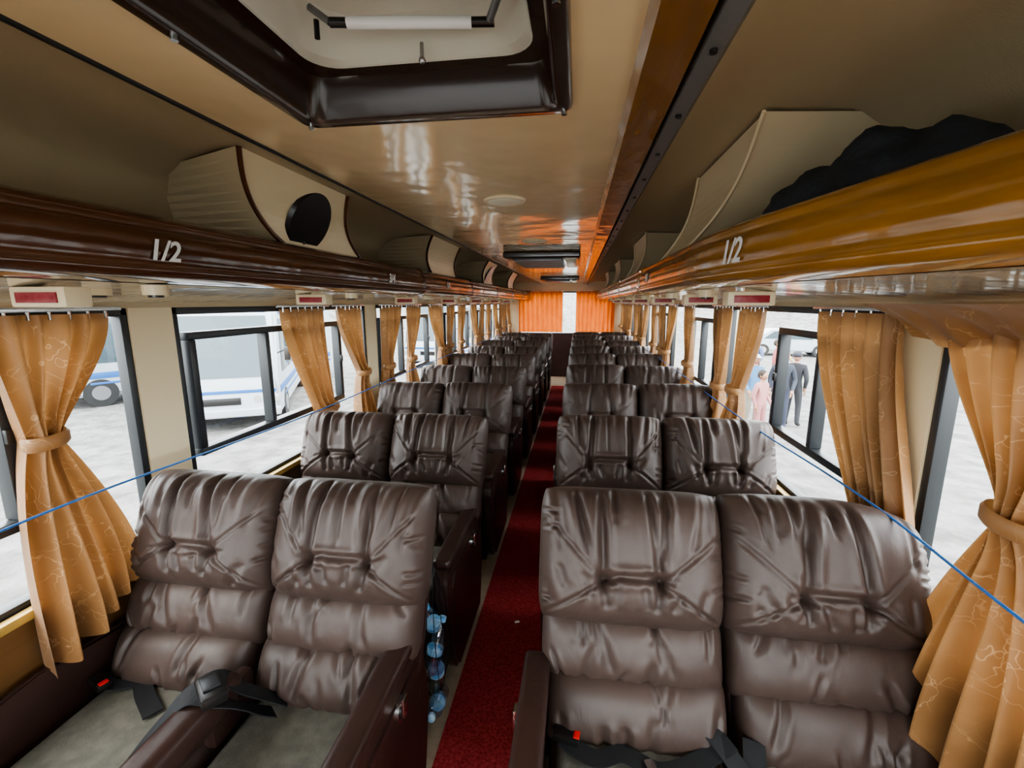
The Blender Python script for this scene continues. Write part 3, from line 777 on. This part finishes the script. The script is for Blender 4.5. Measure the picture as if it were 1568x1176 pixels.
def person(loc,rz,top_c,leg_c,hat=None,h=1.7,hair=(.02,.015,.01),arm=(.25,-.05)):
    k=h/1.7
    J={'pel':(0,0,.95),'wai':(0,.0,1.08),'che':(0,-.01,1.30),'nec':(0,0,1.46),'hd0':(0,-.02,1.54),
       'shL':(.17,0,1.40),'elL':(.24,.03,1.12),'wrL':(.22,-arm[0]*.6,.92),'haL':(.21,-arm[0]*.9,.86),
       'shR':(-.17,0,1.40),'elR':(-.24,.03,1.12),'wrR':(-.2,-.08-arm[1],.90),'haR':(-.2,-.1-arm[1],.83),
       'hpL':(.09,0,.90),'knL':(.10,-.03,.50),'anL':(.11,.02,.10),'toL':(.12,-.13,.04),
       'hpR':(-.09,0,.90),'knR':(-.11,-.04,.50),'anR':(-.13,.0,.10),'toR':(-.14,-.15,.04)}
    Rr={'pel':.14,'wai':.13,'che':.155,'nec':.055,'hd0':.06,'sh':.065,'el':.05,'wr':.036,'ha':.03,'hp':.095,'kn':.065,'an':.05,'to':.04}
    names=list(J); ed=[('pel','wai'),('wai','che'),('che','nec'),('nec','hd0')]
    for s in 'LR': ed+=[('che','sh'+s),('sh'+s,'el'+s),('el'+s,'wr'+s),('wr'+s,'ha'+s),('pel','hp'+s),('hp'+s,'kn'+s),('kn'+s,'an'+s),('an'+s,'to'+s)]
    me=bpy.data.meshes.new('b'); me.from_pydata([tuple(c*k for c in J[n]) for n in names],[(names.index(a),names.index(c)) for a,c in ed],[])
    o=bpy.data.objects.new('b',me); col.objects.link(o); o.modifiers.new('s','SKIN'); sb=o.modifiers.new('u','SUBSURF'); sb.levels=2
    for i,n in enumerate(names):
        r=Rr.get(n,Rr.get(n[:2]))*k; me.skin_vertices[0].data[i].radius=(r,r*.8) if n in('pel','wai','che') else (r,r)
        me.skin_vertices[0].data[i].use_root=(n=='pel')
    bpy.context.view_layer.update(); dg=bpy.context.evaluated_depsgraph_get()
    m2=bpy.data.meshes.new_from_object(o.evaluated_get(dg)); bpy.data.objects.remove(o)
    mt=[mat('jacket',top_c,.8,bump=(40,.3,.01)),mat('trousers',leg_c,.85,bump=(40,.3,.01)),mat('skin',(.33,.17,.11),.5,bump=(60,.1,.002)),mat('shoes',(.03,.02,.02),.6,bump=(60,.1,.002)),mat('hair',hair,.7,bump=(120,.5,.004))]
    m2.materials.clear()
    for q in mt: m2.materials.append(q)
    for p in m2.polygons:
        c=p.center/k; p.use_smooth=True
        if c.z<.09: p.material_index=3
        elif c.z<.92 and abs(c.x)<.185: p.material_index=1
        elif c.z<.93 and abs(c.x)>=.15 and c.z>.7: p.material_index=2
        elif c.z>1.48: p.material_index=2
        else: p.material_index=0
    e=empty('standing_person',loc); e.rotation_euler=(0,0,rz); obj('body',m2,e)
    b=B(); z=1.62*k
    t=bmesh.new(); bmesh.ops.create_uvsphere(t,u_segments=20,v_segments=16,radius=.1*k)
    for v in t.verts:
        v.co.x*=.80; v.co.z*=1.18
        if v.co.z<0: v.co.x*=1+v.co.z*1.8; v.co.y*=1+v.co.z*.9
        v.co+=Vector((0,-.01,z))
    b.add(t,mt[2],True)
    b.sph((0,-.108*k,z-.02),.016*k,mt[2],(1,1.2,1.4))
    for s in (-1,1):
        b.sph((s*.033*k,-.092*k,z+.012),.011*k,M_WHITE,(1.2,.8,.8)); b.sph((s*.033*k,-.100*k,z+.012),.006*k,M_BLACK)
        b.sph((s*.082*k,0,z-.01),.024*k,mt[2],(.5,.8,1.2))
    b.box((-.025*k,-.1*k,z-.062),(.025*k,-.088*k,z-.052),M_LABEL,.002)
    t=bmesh.new(); bmesh.ops.create_uvsphere(t,u_segments=20,v_segments=14,radius=.108*k)
    for v in t.verts:
        if v.co.z<-.01 and v.co.y<.02: v.co.z=.03 if v.co.y<-.03 else v.co.z
        v.co.x*=.84; v.co.z=max(v.co.z*1.15,-.07); v.co+=Vector((0,.012,z+.02))
    if not hat: b.add(t,mt[4],True)
    else:
        t.free(); hm=mat('cap',hat,.7,bump=(60,.3,.003))
        b.sph((0,.005,z+.045),.105*k,hm,(.9,1,.85)); b.box((-.07,-.19*k,z+.05),(.07,-.06,z+.062),hm,.01)
    for s,hn in ((1,'haL'),(-1,'haR')):
        hp=Vector(J[hn])*k
        for q in range(4):
            a=hp+Vector(((q-1.5)*.006,(q-1.5)*.016,-.015)); l=(.055,.065,.06,.045)[q]
            mid=a+Vector((0,-.006,-l*.55)); b.cyl(a,mid,.009*k,mt[2],seg=8); b.cyl(mid,mid+Vector((-s*.008,-.008,-l*.45)),.008*k,mt[2],seg=8)
        b.cyl(hp+Vector((0,-.02,.01)),hp+Vector((-s*.01,-.05,-.03)),.01*k,mt[2],seg=8)
    b.obj('head_and_hands',e)
    return e
person((4.55,10.6,G),-.5,(.03,.035,.05),(.03,.035,.06),hat=(.40,.035,.035),h=1.74)
person((4.95,10.9,G),2.4,(.02,.02,.025),(.03,.03,.035),h=1.72,hat=(.03,.03,.04))
person((4.0,10.7,G),.2,(.06,.15,.28),(.18,.17,.14),hat=(.36,.36,.34),h=1.66,arm=(.35,.1))
person((3.75,9.6,G),.6,(.34,.15,.15),(.3,.13,.13),h=1.45)
person((4.3,12.0,G),1.2,(.18,.18,.16),(.06,.06,.08),h=1.66)
person((6.2,15,G),1.0,(.26,.07,.07),(.05,.05,.08),h=1.65)
person((5.8,15.6,G),-1.0,(.1,.14,.26),(.08,.07,.06),h=1.7)
person((6.9,16.2,G),.4,(.34,.26,.1),(.06,.06,.08),h=1.68)
V=[];F=[];nx,ny=90,30
for j in range(ny+1):
    for i in range(nx+1):
        x=-60+120*i/nx; y=31+j*1.5; q=j/ny
        V.append((x,y,G-.1+ (q**1.1)*9.0*(.8+.4*noise.noise(Vector((x*.06,y*.06,3))))+1.0*noise.noise(Vector((x*.35,y*.35,0)))*min(1,q*4)))
for j in range(ny):
    for i in range(nx): a=j*(nx+1)+i; F.append((a,a+1,a+nx+2,a+nx+1))
obj('rocky_hillside',mesh('rocky_hillside',V,F,M_GROUND,True))

# ------------------------------------------------------------- light
w=bpy.data.worlds.new('w'); bpy.context.scene.world=w; w.use_nodes=True
nt=w.node_tree; bg=nt.nodes['Background']; bg.inputs[0].default_value=(.94,.97,1,1); bg.inputs[1].default_value=6.5
s=bpy.data.lights.new('sun','SUN'); s.energy=2.0; s.angle=math.radians(25); s.color=(1,.96,.9)
so=bpy.data.objects.new('sun',s); so.rotation_euler=(math.radians(35),math.radians(-28),0); col.objects.link(so)

# ------------------------------------------------------------- camera
cam=bpy.data.cameras.new('camera'); cam.sensor_width=36; cam.lens=700/1600*36; cam.clip_start=.02; cam.clip_end=400
co=bpy.data.objects.new('camera',cam); col.objects.link(co); co.location=(0,0,E)
pitch=math.atan(128/700); yaw=math.atan(103/700*math.cos(pitch))
co.rotation_euler=(math.pi/2-pitch,0,yaw)
bpy.context.scene.camera=co
vs=bpy.context.scene.view_settings
vs.view_transform='AgX'
try: vs.look='AgX - Medium High Contrast'
except Exception: pass
vs.exposure=.78
